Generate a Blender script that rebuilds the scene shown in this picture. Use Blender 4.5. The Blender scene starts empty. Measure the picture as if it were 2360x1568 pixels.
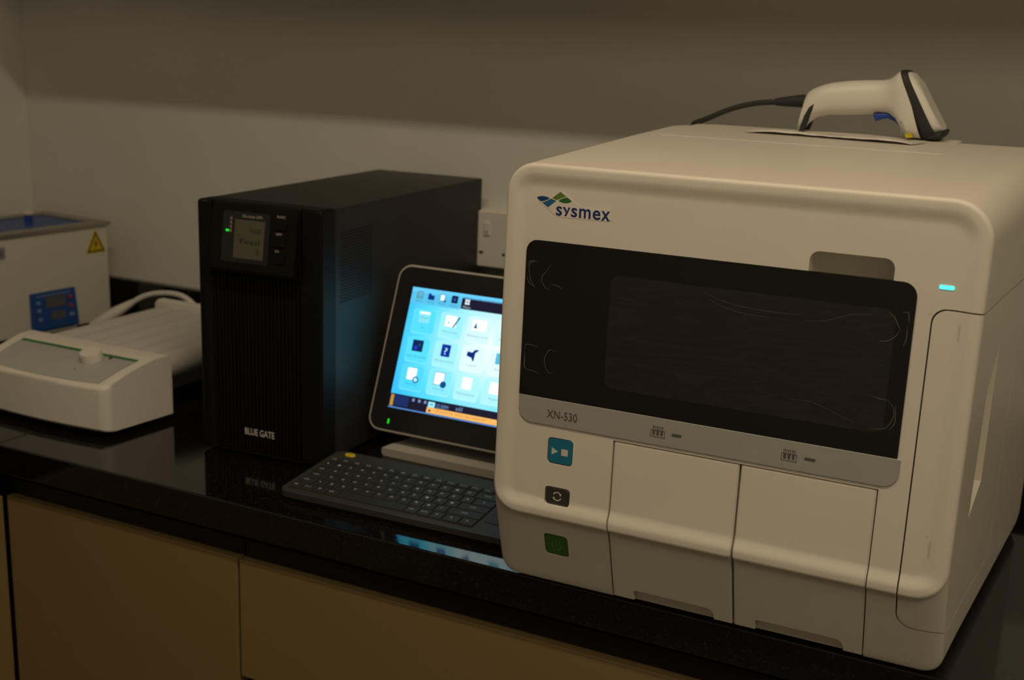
import bpy, bmesh, math, random
from mathutils import Vector, Matrix
random.seed(7)
SC = bpy.context.scene
COL = SC.collection
PI = math.pi
Z0 = 0.90                                   # height of the worktop above the floor

# ------------------------------------------------------------------ camera
cam = bpy.data.cameras.new('camera'); cam_o = bpy.data.objects.new('camera', cam); COL.objects.link(cam_o)
YAW, PITCH, ROLL = -0.4574, -0.2446, 0.0372
cf = Vector((math.sin(YAW) * math.cos(PITCH), math.cos(YAW) * math.cos(PITCH), math.sin(PITCH)))
cr = Vector((math.cos(YAW), -math.sin(YAW), 0)); cu = cr.cross(cf)
r2 = cr * math.cos(ROLL) + cu * math.sin(ROLL); u2 = -cr * math.sin(ROLL) + cu * math.cos(ROLL)
cam_o.matrix_world = Matrix(((r2.x, u2.x, -cf.x, 1.3242), (r2.y, u2.y, -cf.y, -1.1141), (r2.z, u2.z, -cf.z, 0.5696 + Z0), (0, 0, 0, 1)))
cam.sensor_width = 36; cam.lens = 36 * 2798.2 / 2360
cam.dof.use_dof = True; cam.dof.focus_distance = 1.20; cam.dof.aperture_fstop = 6.3
cam.clip_start = 0.02
SC.camera = cam_o

# ------------------------------------------------------------------ world, light, exposure
world = bpy.data.worlds.new('world'); SC.world = world; world.use_nodes = True
bg = world.node_tree.nodes['Background']; bg.inputs[0].default_value = (1, 0.82, 0.6, 1); bg.inputs[1].default_value = 0.02
SC.view_settings.view_transform = 'Standard'; SC.view_settings.look = 'None'
SC.view_settings.gamma = 1; SC.view_settings.use_curve_mapping = False
SC.view_settings.exposure = 0.0
LAMP_COLOR = (1.0, 0.81, 0.55)
LAMPS = [((1.0, -.60, 2.66), 12.0, .05, 'long white fluorescent lamp on the ceiling nearest the worktop'),   # parallel to the worktop
         ((2.0, -1.30, 2.66), 8.6, .60, 'wide white ceiling lamp panel over the middle of the room')]

# ------------------------------------------------------------------ helpers
def lin(c):
    return tuple((v / 12.92 if v <= 0.04045 else ((v + 0.055) / 1.055) ** 2.4) for v in c)

MATS = {}
def mat(name, color=(.8, .8, .8), rough=.5, metal=0., var=.04, scale=60., bump=0., emit=None, estr=0., coat=0., spec=.5, alpha=1., trans=0.):
    m = bpy.data.materials.new(name); m.use_nodes = True
    nt = m.node_tree; b = nt.nodes['Principled BSDF']
    b.inputs['Roughness'].default_value = rough; b.inputs['Metallic'].default_value = metal
    b.inputs['Coat Weight'].default_value = coat; b.inputs['Specular IOR Level'].default_value = spec
    b.inputs['Alpha'].default_value = alpha; b.inputs['Transmission Weight'].default_value = trans
    tc = nt.nodes.new('ShaderNodeTexCoord')
    nz = nt.nodes.new('ShaderNodeTexNoise'); nz.inputs['Scale'].default_value = scale; nz.inputs['Detail'].default_value = 3
    nt.links.new(tc.outputs['Object'], nz.inputs['Vector'])
    mx = nt.nodes.new('ShaderNodeMix'); mx.data_type = 'RGBA'
    c = color
    mx.inputs[6].default_value = (*[max(0, v * (1 - var)) for v in c], 1); mx.inputs[7].default_value = (*[min(1, v * (1 + var)) for v in c], 1)
    nt.links.new(nz.outputs['Fac'], mx.inputs[0]); nt.links.new(mx.outputs[2], b.inputs['Base Color'])
    if bump:
        bp = nt.nodes.new('ShaderNodeBump'); bp.inputs['Strength'].default_value = bump; bp.inputs['Distance'].default_value = .001
        nt.links.new(nz.outputs['Fac'], bp.inputs['Height']); nt.links.new(bp.outputs['Normal'], b.inputs['Normal'])
    if emit:
        b.inputs['Emission Color'].default_value = (*emit, 1); b.inputs['Emission Strength'].default_value = estr
    MATS[name] = m
    return m

def wnm(o):
    w = o.modifiers.new('weighted', 'WEIGHTED_NORMAL'); w.keep_sharp = True; w.weight = 100

def obj(name, bm, m, parent=None, smooth=False, loc=None, angle=None):
    me = bpy.data.meshes.new(name)
    if isinstance(bm, bmesh.types.BMesh):
        bmesh.ops.recalc_face_normals(bm, faces=bm.faces)
        bm.to_mesh(me); bm.free()
    else:
        v, f = bm; me.from_pydata([tuple(p) for p in v], [], f); me.update()
    o = bpy.data.objects.new(name, me); COL.objects.link(o)
    me.materials.append(m)
    if smooth:
        for p in me.polygons: p.use_smooth = True
        me.set_sharp_from_angle(angle=math.radians(angle or 35))
        if (angle or 0) < 90: wnm(o)
    if parent: o.parent = parent
    if loc: o.location = loc
    return o

def share(src, parent, loc, rz=0, name=None):
    o = src.copy(); o.name = name or src.name.split('.')[0]; COL.objects.link(o); o.parent = parent; o.location = loc
    if rz: o.rotation_euler = (0, 0, rz)
    return o

def thing(name, label, cat, loc=(0, 0, 0), rz=0, group=None):
    o = bpy.data.objects.new(name, None); COL.objects.link(o); o.empty_display_size = .05
    o.location = loc; o.rotation_euler = (0, 0, rz); o['label'] = label; o['category'] = cat
    if group: o['group'] = group
    return o

def tag(o, label=None, cat=None, kind=None):
    if label: o['label'] = label
    if cat: o['category'] = cat
    if kind: o['kind'] = kind
    return o

def box_bm(x0, x1, y0, y1, z0, z1, bev=0., seg=2):
    bm = bmesh.new()
    vs = [bm.verts.new(p) for p in ((x0, y0, z0), (x1, y0, z0), (x1, y1, z0), (x0, y1, z0), (x0, y0, z1), (x1, y0, z1), (x1, y1, z1), (x0, y1, z1))]
    for f in ((0, 3, 2, 1), (4, 5, 6, 7), (0, 1, 5, 4), (1, 2, 6, 5), (2, 3, 7, 6), (3, 0, 4, 7)): bm.faces.new([vs[i] for i in f])
    if bev: bmesh.ops.bevel(bm, geom=list(bm.edges), offset=bev, segments=seg, affect='EDGES', profile=.5)
    return bm

def rrect(a0, a1, b0, b1, r, n=6):
    """rounded rectangle outline, counter-clockwise; r = one radius or (bl, br, tr, tl)"""
    if not isinstance(r, (tuple, list)): r = (r,) * 4
    out = []
    for (cx, cy, rr, s) in ((a0 + r[0], b0 + r[0], r[0], PI), (a1 - r[1], b0 + r[1], r[1], 1.5 * PI), (a1 - r[2], b1 - r[2], r[2], 0), (a0 + r[3], b1 - r[3], r[3], .5 * PI)):
        if rr <= 1e-6: out.append((cx, cy)); continue
        for i in range(n + 1):
            t = s + .5 * PI * i / n; out.append((cx + rr * math.cos(t), cy + rr * math.sin(t)))
    return out

def prism_bm(poly, to3d, d0, d1, bev=0., seg=2, front_only=False):
    """extrude the 2-D outline from depth d0 to d1; to3d(a, b, d) gives the point"""
    bm = bmesh.new()
    A = [bm.verts.new(to3d(a, b, d0)) for a, b in poly]; B = [bm.verts.new(to3d(a, b, d1)) for a, b in poly]
    n = len(poly)
    fa = bm.faces.new(A); fb = bm.faces.new(list(reversed(B)))
    for i in range(n): bm.faces.new((A[i], B[i], B[(i + 1) % n], A[(i + 1) % n]))
    bmesh.ops.recalc_face_normals(bm, faces=bm.faces)
    if bev:
        es = list(fa.edges) + ([] if front_only else list(fb.edges))
        bmesh.ops.bevel(bm, geom=es, offset=bev, segments=seg, affect='EDGES', profile=.5)
    return bm

def loft(loops, cap0=True, cap1=True, closed=True):
    v = []; f = []; n = len(loops[0])
    for L in loops: v += [tuple(p) for p in L]
    for k in range(len(loops) - 1):
        for i in range(n if closed else n - 1):
            j = (i + 1) % n; f.append((k * n + i, k * n + j, (k + 1) * n + j, (k + 1) * n + i))
    if cap0: f.append(tuple(reversed(range(n))))
    if cap1: f.append(tuple(range((len(loops) - 1) * n, len(loops) * n)))
    return v, f

def fix(o):
    bm = bmesh.new(); bm.from_mesh(o.data); bmesh.ops.recalc_face_normals(bm, faces=bm.faces); bm.to_mesh(o.data); bm.free(); return o

def spline(pts, n=8):
    """Catmull-Rom through the points"""
    P = [Vector(p) for p in pts]; P = [2 * P[0] - P[1]] + P + [2 * P[-1] - P[-2]]; out = []
    for i in range(1, len(P) - 2):
        for k in range(n):
            t = k / n; a, b, c, d = P[i - 1], P[i], P[i + 1], P[i + 2]
            out.append(.5 * ((2 * b) + (c - a) * t + (2 * a - 5 * b + 4 * c - d) * t * t + (3 * b - a - 3 * c + d) * t ** 3))
    out.append(P[-2]); return out

def tube(pts, rad, n=8, cap=True):
    """pts: Vectors, rad: number or list"""
    P = [Vector(p) for p in pts]; loops = []
    ref = Vector((0, 0, 1)); t0 = (P[1] - P[0]).normalized()
    if abs(t0.dot(ref)) > .9: ref = Vector((0, 1, 0))
    nrm = (ref - t0 * ref.dot(t0)).normalized()
    for i, p in enumerate(P):
        t = (P[min(i + 1, len(P) - 1)] - P[max(i - 1, 0)]).normalized()
        nrm = (nrm - t * nrm.dot(t)).normalized(); bn = t.cross(nrm); r = rad[i] if isinstance(rad, (list, tuple)) else rad
        loops.append([p + (nrm * math.cos(2 * PI * k / n) + bn * math.sin(2 * PI * k / n)) * r for k in range(n)])
    return loft(loops, cap, cap)

def lathe(prof, n=24, axis=(0, 0, 1), org=(0, 0, 0)):
    """prof: list of (radius, height) along the axis"""
    ax = Vector(axis).normalized(); a = ax.orthogonal().normalized(); b = ax.cross(a); o = Vector(org); loops = []
    for r, h in prof: loops.append([o + ax * h + (a * math.cos(2 * PI * k / n) + b * math.sin(2 * PI * k / n)) * max(r, 1e-5) for k in range(n)])
    return loft(loops)

def cut(o, cutters):
    """boolean difference, evaluated straight away"""
    for c in cutters:
        md = o.modifiers.new('cut', 'BOOLEAN'); md.operation = 'DIFFERENCE'; md.solver = 'EXACT'; md.object = c
    bpy.context.view_layer.update()
    dg = bpy.context.evaluated_depsgraph_get()
    me = bpy.data.meshes.new_from_object(o.evaluated_get(dg))
    o.modifiers.clear(); o.data = me
    for c in cutters:
        bpy.data.objects.remove(c)
    return o

def shade(o, ang=32):
    for p in o.data.polygons: p.use_smooth = True
    o.data.set_sharp_from_angle(angle=math.radians(ang)); wnm(o); return o

_txt = {}
def text_mesh(s, bold=0.):
    k = (s, bold)
    if k in _txt: return _txt[k]
    cu_ = bpy.data.curves.new('lettering', 'FONT'); cu_.body = s; cu_.resolution_u = 3; cu_.offset = bold; cu_.size = 1
    o = bpy.data.objects.new('lettering', cu_); COL.objects.link(o); bpy.context.view_layer.update()
    me = bpy.data.meshes.new_from_object(o.evaluated_get(bpy.context.evaluated_depsgraph_get()))
    v = [tuple(p.co) for p in me.vertices]; f = [tuple(p.vertices) for p in me.polygons]
    bpy.data.objects.remove(o); bpy.data.curves.remove(cu_); bpy.data.meshes.remove(me)
    x0 = min(p[0] for p in v); x1 = max(p[0] for p in v); y0 = min(p[1] for p in v); y1 = max(p[1] for p in v)
    _txt[k] = ([((p[0] - x0), (p[1] - y0)) for p in v], f, x1 - x0, y1 - y0)
    return _txt[k]

def lettering(name, s, parent, m, org, ax, up, w=None, h=None, bold=0.):
    """flat print: fits the text into w x h with its lower-left corner at org"""
    v, f, tw, th = text_mesh(s, bold)
    sx = w / tw if w else h / th; sy = h / th if h else w / tw
    org, ax, up = Vector(org), Vector(ax), Vector(up)
    return obj(name, ([org + ax * (p[0] * sx) + up * (p[1] * sy) for p in v], f), m, parent)

def flat(name, poly, to3d, m, parent):
    return obj(name, ([to3d(a, b) for a, b in poly], [tuple(range(len(poly)))]), m, parent)

def ribbon(pts, w):
    v = []; f = []
    for i, p in enumerate(pts):
        a = pts[max(i - 1, 0)]; b = pts[min(i + 1, len(pts) - 1)]
        dx, dy = b[0] - a[0], b[1] - a[1]; L = math.hypot(dx, dy) or 1; nx, ny = -dy / L, dx / L
        ww = w * .5 * (.35 + .65 * math.sin(PI * (i + .5) / len(pts)))
        v += [(p[0] + nx * ww, p[1] + ny * ww), (p[0] - nx * ww, p[1] - ny * ww)]
        if i: f.append((2 * i - 2, 2 * i, 2 * i + 1, 2 * i - 1))
    return v, f

# ------------------------------------------------------------------ materials
M_wall = mat('wall_paint', (.64, .635, .605), .85, var=.03, scale=9, bump=.15)
M_ceil = mat('ceiling_paint', (.75, .73, .69), .9)
M_floor = mat('floor_vinyl', (.10, .09, .08), .5)
M_white = mat('ivory_plastic', (.715, .675, .61), .42, var=.025, scale=14)
M_white2 = mat('white_plastic', (.72, .69, .64), .4, var=.02)
M_black = mat('black_plastic', (.006, .0056, .0052), .5, spec=.18)
M_case = mat('black_powder_coat', (.024, .023, .022), .45, var=.1, scale=400, bump=.04, spec=.30)
M_gloss = mat('black_glass', (.006, .006, .007), .06, spec=.6)
M_rubber = mat('black_rubber', (.02, .02, .02), .7)
M_grey = mat('grey_print_strip', (.36, .355, .34), .4)
M_dkgrey = mat('dark_grey_print', (.09, .088, .085), .5)
M_midgrey = mat('mid_grey_plastic', (.32, .32, .315), .5)
M_blue = mat('blue_button', (.012, .17, .29), .4)
M_green = mat('green_button', (.05, .17, .012), .45)
M_charcoal = mat('charcoal_button', (.04, .036, .032), .45)
M_print = mat('pale_print', (.62, .6, .56), .6)
M_navy = mat('navy_print', (.012, .028, .16), .5)
M_yellow = mat('yellow_plastic', (.62, .47, .01), .45)
M_steel = mat('brushed_steel', (.42, .40, .37), .35, metal=.85)
M_trig = mat('blue_trigger', (.012, .05, .30), .45)

def granite():
    m = bpy.data.materials.new('black_granite'); m.use_nodes = True; nt = m.node_tree; b = nt.nodes['Principled BSDF']
    tc = nt.nodes.new('ShaderNodeTexCoord'); vo = nt.nodes.new('ShaderNodeTexVoronoi'); vo.inputs['Scale'].default_value = 420
    nt.links.new(tc.outputs['Object'], vo.inputs['Vector'])
    rp = nt.nodes.new('ShaderNodeValToRGB'); rp.color_ramp.elements[0].position = .0; rp.color_ramp.elements[1].position = 1.
    rp.color_ramp.elements[0].color = (.003, .003, .003, 1); rp.color_ramp.elements[1].color = (.026, .022, .017, 1)
    e = rp.color_ramp.elements.new(.72); e.color = (.005, .0045, .004, 1)
    nt.links.new(vo.outputs['Color'], rp.inputs['Fac']); nt.links.new(rp.outputs['Color'], b.inputs['Base Color'])
    b.inputs['Roughness'].default_value = .065; b.inputs['Specular IOR Level'].default_value = .62
    return m
M_granite = granite()
M_cab = mat('beige_laminate', (.235, .165, .072), .45, var=.03, scale=3)
M_carc = mat('cabinet_carcass', (.03, .027, .024), .6)
M_rail = mat('black_aluminium_rail', (.012, .011, .010), .4, metal=.3)

# ------------------------------------------------------------------ the room
def struct(name, bm, m):
    o = obj(name, bm, m); o['kind'] = 'structure'; return o
XL, XR, YB, YF, ZC = -.64, 3.2, .65, -3.2, 2.7
struct('floor', box_bm(XL - .1, XR + .1, YF - .1, YB + .1, -.1, 0), M_floor)
struct('ceiling', box_bm(XL - .1, XR + .1, YF - .1, YB + .1, ZC, ZC + .1), M_ceil)
struct('wall_back', box_bm(XL - .1, XR + .1, YB, YB + .1, 0, ZC), M_wall)
struct('wall_left', box_bm(XL - .1, XL, YF, YB, 0, ZC), M_wall)
struct('wall_right', box_bm(XR, XR + .1, YF, YB, 0, ZC), M_wall)
struct('wall_front', box_bm(XL - .1, XR + .1, YF - .1, YF, 0, ZC), M_wall)

# ceiling lamp: batten with two tubes, its own light
M_tube = mat('lamp_tube_glow', (.9, .9, .85), .5, emit=LAMP_COLOR, estr=4)
for lp, le, ly, ll in LAMPS:
    lt = thing('ceiling_lamp', ll, 'lamp', lp); hy = max(.06, ly / 2 + .02)
    obj('lamp_housing', box_bm(-.65, .65, -hy, hy, 0, .038, .006), M_white2, lt)
    for k in range(1 if ly < .1 else 4):
        ty = 0 if ly < .1 else -.225 + .15 * k
        obj('lamp_tube', tube([(-.6, ty, -.018), (.6, ty, -.018)], .013, 12), M_tube, lt, True)
        for sx in (-1, 1): obj('tube_holder', box_bm(sx * .61 - .012, sx * .61 + .012, ty - .016, ty + .016, -.036, .002, .003), M_white2, lt)
    al = bpy.data.lights.new('lamp_light', 'AREA'); al.shape = 'RECTANGLE'; al.size = 1.2; al.size_y = ly; al.energy = le; al.color = LAMP_COLOR
    alo = bpy.data.objects.new('lamp_light', al); COL.objects.link(alo); alo.parent = lt; alo.location = (0, 0, -.037)

# wall cabinet above the picture: its lower front edge throws the shadow line on the wall
wc = thing('wall_cabinet', 'beige wall cabinet hung above the worktop, over the black power unit', 'cabinet', (-.30, .30, Z0 + .784))
obj('carcass', box_bm(0, 2.1, .02, .349, 0, .70), M_cab, wc)
for i in range(4): obj('door', box_bm(.525 * i + .0015, .525 * (i + 1) - .0015, 0, .0185, 0, .70, .001, 1), M_cab, wc)

# ------------------------------------------------------------------ worktop, splashback, base cabinets
wt = thing('worktop', 'polished black granite L-shaped worktop with dark speckle', 'worktop', (0, 0, Z0))
obj('main_slab', box_bm(-.0055, 2.2, -.006, .6495, -.042, 0, .002, 2), M_granite, wt, True, angle=20)
obj('return_slab', box_bm(-.6395, -.0062, -1.3, .6495, -.042, 0, .002, 2), M_granite, wt, True, angle=20)
sp = thing('splashback', 'low black granite splashback strip along the wall', 'splashback', (0, 0, Z0))
obj('back_strip', box_bm(-.6395, 2.2, .632, .6495, .0002, .083, .0015, 2), M_granite, sp, True, angle=20)
obj('side_strip', box_bm(-.6395, -.622, -1.3, .6315, .0002, .083, .0015, 2), M_granite, sp, True, angle=20)

c1 = thing('base_cabinet', 'beige base cabinet with one wide plain door under the roller mixer', 'cabinet', (0, 0, 0))
obj('carcass', box_bm(-.002, .3965, .032, .63, .10, Z0 - .0425), M_carc, c1)
obj('door', box_bm(-.0125, .3945, .010, .030, .12, Z0 - .082, .0012, 2), M_cab, c1)
obj('plinth', box_bm(-.002, .3965, .07, .09, .0, .10), M_carc, c1)
obj('handle_rail', box_bm(-.0125, .3985, .020, .0315, Z0 - .080, Z0 - .058, .001, 1), M_rail, c1)
c2 = thing('base_cabinet', 'beige base drawer unit under the white analyzer and the keyboard', 'cabinet', (0, 0, 0))
obj('carcass', box_bm(.3975, 1.5, .032, .63, .10, Z0 - .0425), M_carc, c2)
for i, (a, b) in enumerate(((-.246, -.083), (-.52, -.282), (-.78, -.556))):
    obj('drawer_front', box_bm(.3985, 1.5, .010, .030, Z0 + a, Z0 + b, .0012, 2), M_cab, c2)
obj('plinth', box_bm(.3975, 1.5, .07, .09, 0, .10), M_carc, c2)
obj('handle_rail', box_bm(.401, 1.5, .020, .0315, Z0 - .081, Z0 - .058, .001, 1), M_rail, c2)
obj('handle_rail', box_bm(.3985, 1.5, .020, .0315, Z0 - .280, Z0 - .262, .001, 1), M_rail, c2)
c4 = thing('base_cabinet', 'beige drawer unit beyond the right end of the analyzer', 'cabinet', (0, 0, 0))
obj('carcass', box_bm(1.501, 2.19, .032, .63, .10, Z0 - .0425), M_carc, c4)
obj('door', box_bm(1.503, 2.19, .010, .030, .12, Z0 - .083, .0012, 2), M_cab, c4)
obj('plinth', box_bm(1.501, 2.19, .07, .09, 0, .10), M_carc, c4)
c3 = thing('base_cabinet', 'beige base cabinet of the side worktop at the inner corner', 'cabinet', (0, 0, 0))
obj('carcass', box_bm(-.63, -.036, -1.28, .006, .10, Z0 - .0425), M_carc, c3)
obj('door', box_bm(-.034, -.0155, -.60, .006, .12, Z0 - .082, .0012, 2), M_cab, c3)
obj('door', box_bm(-.034, -.0155, -1.28, -.603, .12, Z0 - .082, .0012, 2), M_cab, c3)
obj('plinth', box_bm(-.10, -.08, -1.28, .006, 0, .10), M_carc, c3)

# ------------------------------------------------------------------ blood analyzer
AN = thing('blood_analyzer', 'large ivory white blood analyzer with black front window and coloured buttons', 'analyzer', (.782, -.0468, Z0), .0102)
def base(z): return .028 * max(0., z - .1)
def ulim(d): return .456 + .075 * max(0, d - .003) if d < .1 else .4633 + .086 * (d - .1)
def ztop(d): return .451 + .040 * max(0, d - .01) if d < .31 else .463 + .030 * (d - .31)
NC = 8
def flare(z):                                             # the belt stands a little proud of the fascia
    t = min(1., max(0., (.1125 - z) / .0135)); return -.0016 * t * t * (3 - 2 * t)
loops = []
def outline(k, d, u0=0., u1=.456, z0=.0885, z1=.451, r=(.030, .030, .036, .030), fade=1., front=False):
    rr = tuple(max(.004, x - k) for x in r)
    return [(u, d + base(z) * fade + (flare(z) if front else 0.), z) for u, z in rrect(u0 + k, u1 - k, z0 + k, z1 - k, rr, NC)]
for k, d in ((.024, .0028), (.020, .0024), (.0165, .0015), (.013, .0006), (.0105, .0001), (.0085, 0.), (.0045, 0.), (.0025, .0005), (.0010, .0016), (.0002, .0032), (0., .0045)):
    loops.append(outline(k, d, front=True))
for d in (.0085, .013, .018, .024, .028, .0300, .0320, .036, .05, .10, .17, .24, .31, .38, .44, .475, .490, .497, .500):
    z0 = .1 - d / .03 * .092 if d < .0295 else (.0085 if d < .031 else (.0062 if d < .035 else .0055))
    kb = {.475: .002, .490: .006, .497: .012, .500: .02}.get(d, 0.)
    rb = .030 - .012 * min(1, d / .03)
    loops.append(outline(kb, d, 0., ulim(d), z0, ztop(d), (rb, rb, .036, .030), max(0., 1 - d / .05)))
body = obj('body', loft(loops), M_white, AN); fix(body)

def P3(a, b, d): return (a, d, b)                         # front view plane of the analyzer
def prof_d(z):                                             # depth of the front surface away from the sides
    pts = [(.0065, .0300), (.080, .0066), (.0885, .0045), (.0887, .0032), (.0895, .0016), (.091, .0005), (.093, 0.), (.097, 0.), (.099, .0001), (.1015, .0006), (.105, .0015), (.1085, .0024), (.1125, .0028), (.46, .0028 + .028 * .36)]
    pts = [(z_, d_ + (flare(z_) if z_ > .088 else 0.) + (base(z_) if .1 < z_ < .2 else 0.)) for z_, d_ in pts]
    if z <= pts[0][0]: return pts[0][1]
    for (z1, d1), (z2, d2) in zip(pts, pts[1:]):
        if z <= z2: return d1 + (d2 - d1) * (z - z1) / (z2 - z1)
    return pts[-1][1]
PZ = [.0075, .030, .055, .080, .0885, .0887, .0895, .091, .093, .097, .099, .1015, .105, .1085, .1125, .14, .165, .1838]
def cutter(bm): o = obj('cutter', bm, M_white, AN); fix(o); bpy.context.view_layer.update(); return o
def profile_solid(u0, u1, zs, front, back):
    """solid whose front follows the front profile of the analyzer"""
    A = [(front(z), z) for z in zs] + [(back(z), z) for z in reversed(zs)]
    return loft([[(u0, d, z) for d, z in A], [(u1, d, z) for d, z in A]])
cut_list = [cutter(profile_solid(.1297, .3868, [-.02, .0075] + PZ[1:-1] + [.1850], lambda z: -.06, lambda z: prof_d(z) + .0085))]
cut_list.append(cutter(prism_bm(rrect(.304, .3785, .366, .3942, (.002, .002, .009, .009)), P3, -.05, .036, .006, 3)))
for a in ((.0598, .0866, .1492, .1757, .0045), (.0597, .0862, .1054, .1234, .004)):
    cut_list.append(cutter(prism_bm(rrect(a[0] - .0007, a[1] + .0007, a[2] - .0007, a[3] + .0007, a[4]), P3, -.05, prof_d(.14) + .004)))
def chin(a, b, d):                                         # frame of the sloping lower front: b runs up the slope
    t = Vector((0, -.3062, .952)); n = Vector((0, -.952, -.3062)); p = Vector((0, .0300, .008)) + t * b - n * d
    return (a, p.y, p.z)
GB = (.0570, .0828, .037, .0635)
cut_list.append(cutter(prism_bm(rrect(GB[0] - .0007, GB[1] + .0007, GB[2] - .0007, GB[3] + .0007, .0045), chin, -.05, .004)))
# side door seams: a ring seen from the front and one seen from the side
def ring_bm(outer, inner, to3d, d0, d1):
    n = len(outer); v = [to3d(a, b, d0) for a, b in outer] + [to3d(a, b, d0) for a, b in inner] + [to3d(a, b, d1) for a, b in outer] + [to3d(a, b, d1) for a, b in inner]
    f = []
    for i in range(n):
        j = (i + 1) % n
        f += [(i, j, n + j, n + i), (2 * n + j, 2 * n + i, 3 * n + i, 3 * n + j), (j, i, 2 * n + i, 2 * n + j), (n + i, n + j, 3 * n + j, 3 * n + i)]
    return v, f
cut_list.append(cutter(ring_bm(rrect(.4133, .62, .0530, .3560, (.016, .002, .002, .013)), rrect(.4147, .60, .0541, .3546, (.015, .002, .002, .012)), P3, -.05, .0225)))
SD = lambda a, b, d: (d, a, b)
cut_list.append(cutter(ring_bm(rrect(-.1, .235, .0531, .35605, .002), rrect(-.08, .2338, .05415, .35465, .002), SD, .4495, .60)))
cut_list.append(cutter(prism_bm([(.070, .150), (.118, .172), (.118, .31), (.080, .272)], SD, .456, .56)))
cut(body, cut_list); shade(body, 38)
M_panelgroove = None

# sample rack doors: wrap over the belt, with finger notches below
for k, (a, b, n0, n1) in enumerate(((.1311, .2580, .1535, .2395), (.2602, .3855, .2815, .3680))):
    zs = PZ
    d = obj('rack_door', profile_solid(a, b, zs, prof_d, lambda z: prof_d(z) + .006), M_white, AN); fix(d)
    bm = bmesh.new(); bm.from_mesh(d.data)
    es = [e for e in bm.edges if (abs(e.verts[0].co.x - e.verts[1].co.x) < 1e-6 and len([f for f in e.link_faces if len(f.verts) > 4]) and min(prof_d(v.co.z) + .003 - v.co.y for v in e.verts) > 0)]
    es += [e for e in bm.edges if abs(e.verts[0].co.z - e.verts[1].co.z) < 1e-6 and abs(e.verts[0].co.x - e.verts[1].co.x) > .01 and (e.verts[0].co.z > .1835 or e.verts[0].co.z < .008)]
    bmesh.ops.bevel(bm, geom=es, offset=.0012, segments=2, affect='EDGES'); bm.to_mesh(d.data); bm.free(); fix(d)
    nc = obj('cutter', prism_bm(rrect(n0, n1, -.03, .0205, (.001, .001, .009, .003)), P3, -.05, .08), M_white, AN); fix(nc)
    cut(d, [nc]); shade(d, 40)
    if k == 1: d['label'] = 'right rack door with finger notch at its foot'
    else: d['label'] = 'left rack door with finger notch at its foot'
obj('finger_ledge', box_bm(.133, .3835, .0375, .0405, .0150, .03), M_white, AN)

# black front cover, window, grey strip
fs = lambda z, off=0.: prof_d(z) + off
FP = lambda a, b, d: (a, .0028 + .028 * (b - .1) + d, b)
cov = obj('front_cover', prism_bm(rrect(.0247, .3999, .2167, .3756, (.001, .001, .013, .0115)), FP, -.0014, .002, .0005, 2, True), M_gloss, AN)
cov['label'] = 'glossy black front cover'

def window_mat():
    m = bpy.data.materials.new('smoked_window'); m.use_nodes = True; nt = m.node_tree; b = nt.nodes['Principled BSDF']
    tc = nt.nodes.new('ShaderNodeTexCoord'); mp = nt.nodes.new('ShaderNodeMapping'); mp.inputs['Scale'].default_value = (5, 1, 34)
    nz = nt.nodes.new('ShaderNodeTexNoise'); nz.inputs['Scale'].default_value = 1.4; nz.inputs['Detail'].default_value = 2; nz.inputs['Distortion'].default_value = .6
    nt.links.new(tc.outputs['Object'], mp.inputs[0]); nt.links.new(mp.outputs[0], nz.inputs[0])
    wv = nt.nodes.new('ShaderNodeMath'); wv.operation = 'MULTIPLY'; wv.inputs[1].default_value = 46
    sn = nt.nodes.new('ShaderNodeMath'); sn.operation = 'SINE'
    nt.links.new(nz.outputs['Fac'], wv.inputs[0]); nt.links.new(wv.outputs[0], sn.inputs[0])
    rp = nt.nodes.new('ShaderNodeValToRGB'); rp.color_ramp.elements[0].position = .3; rp.color_ramp.elements[1].position = 1
    rp.color_ramp.elements[0].color = (.019, .0175, .0155, 1); rp.color_ramp.elements[1].color = (.0235, .0215, .019, 1)
    nt.links.new(sn.outputs[0], rp.inputs[0]); nt.links.new(rp.outputs[0], b.inputs['Base Color'])
    b.inputs['Roughness'].default_value = .12; b.inputs['Specular IOR Level'].default_value = .5
    return m
wn = obj('window', prism_bm(rrect(.1165, .3846, .2372, .3500, .009), FP, -.00165, -.0012), window_mat(), cov)
M_crease = mat('film_crease', (.085, .08, .072), .6)
def px2(pts, k=.000461):                                   # small helper for logo shapes: coordinates in 1/10 grid of the badge
    return [(.0327 + .000461 * (x - 1235) + .00003 * (y - 456), .4172 - .000418 * (y - 456) + .0000405 * (x - 1235)) for x, y in pts]
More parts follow.
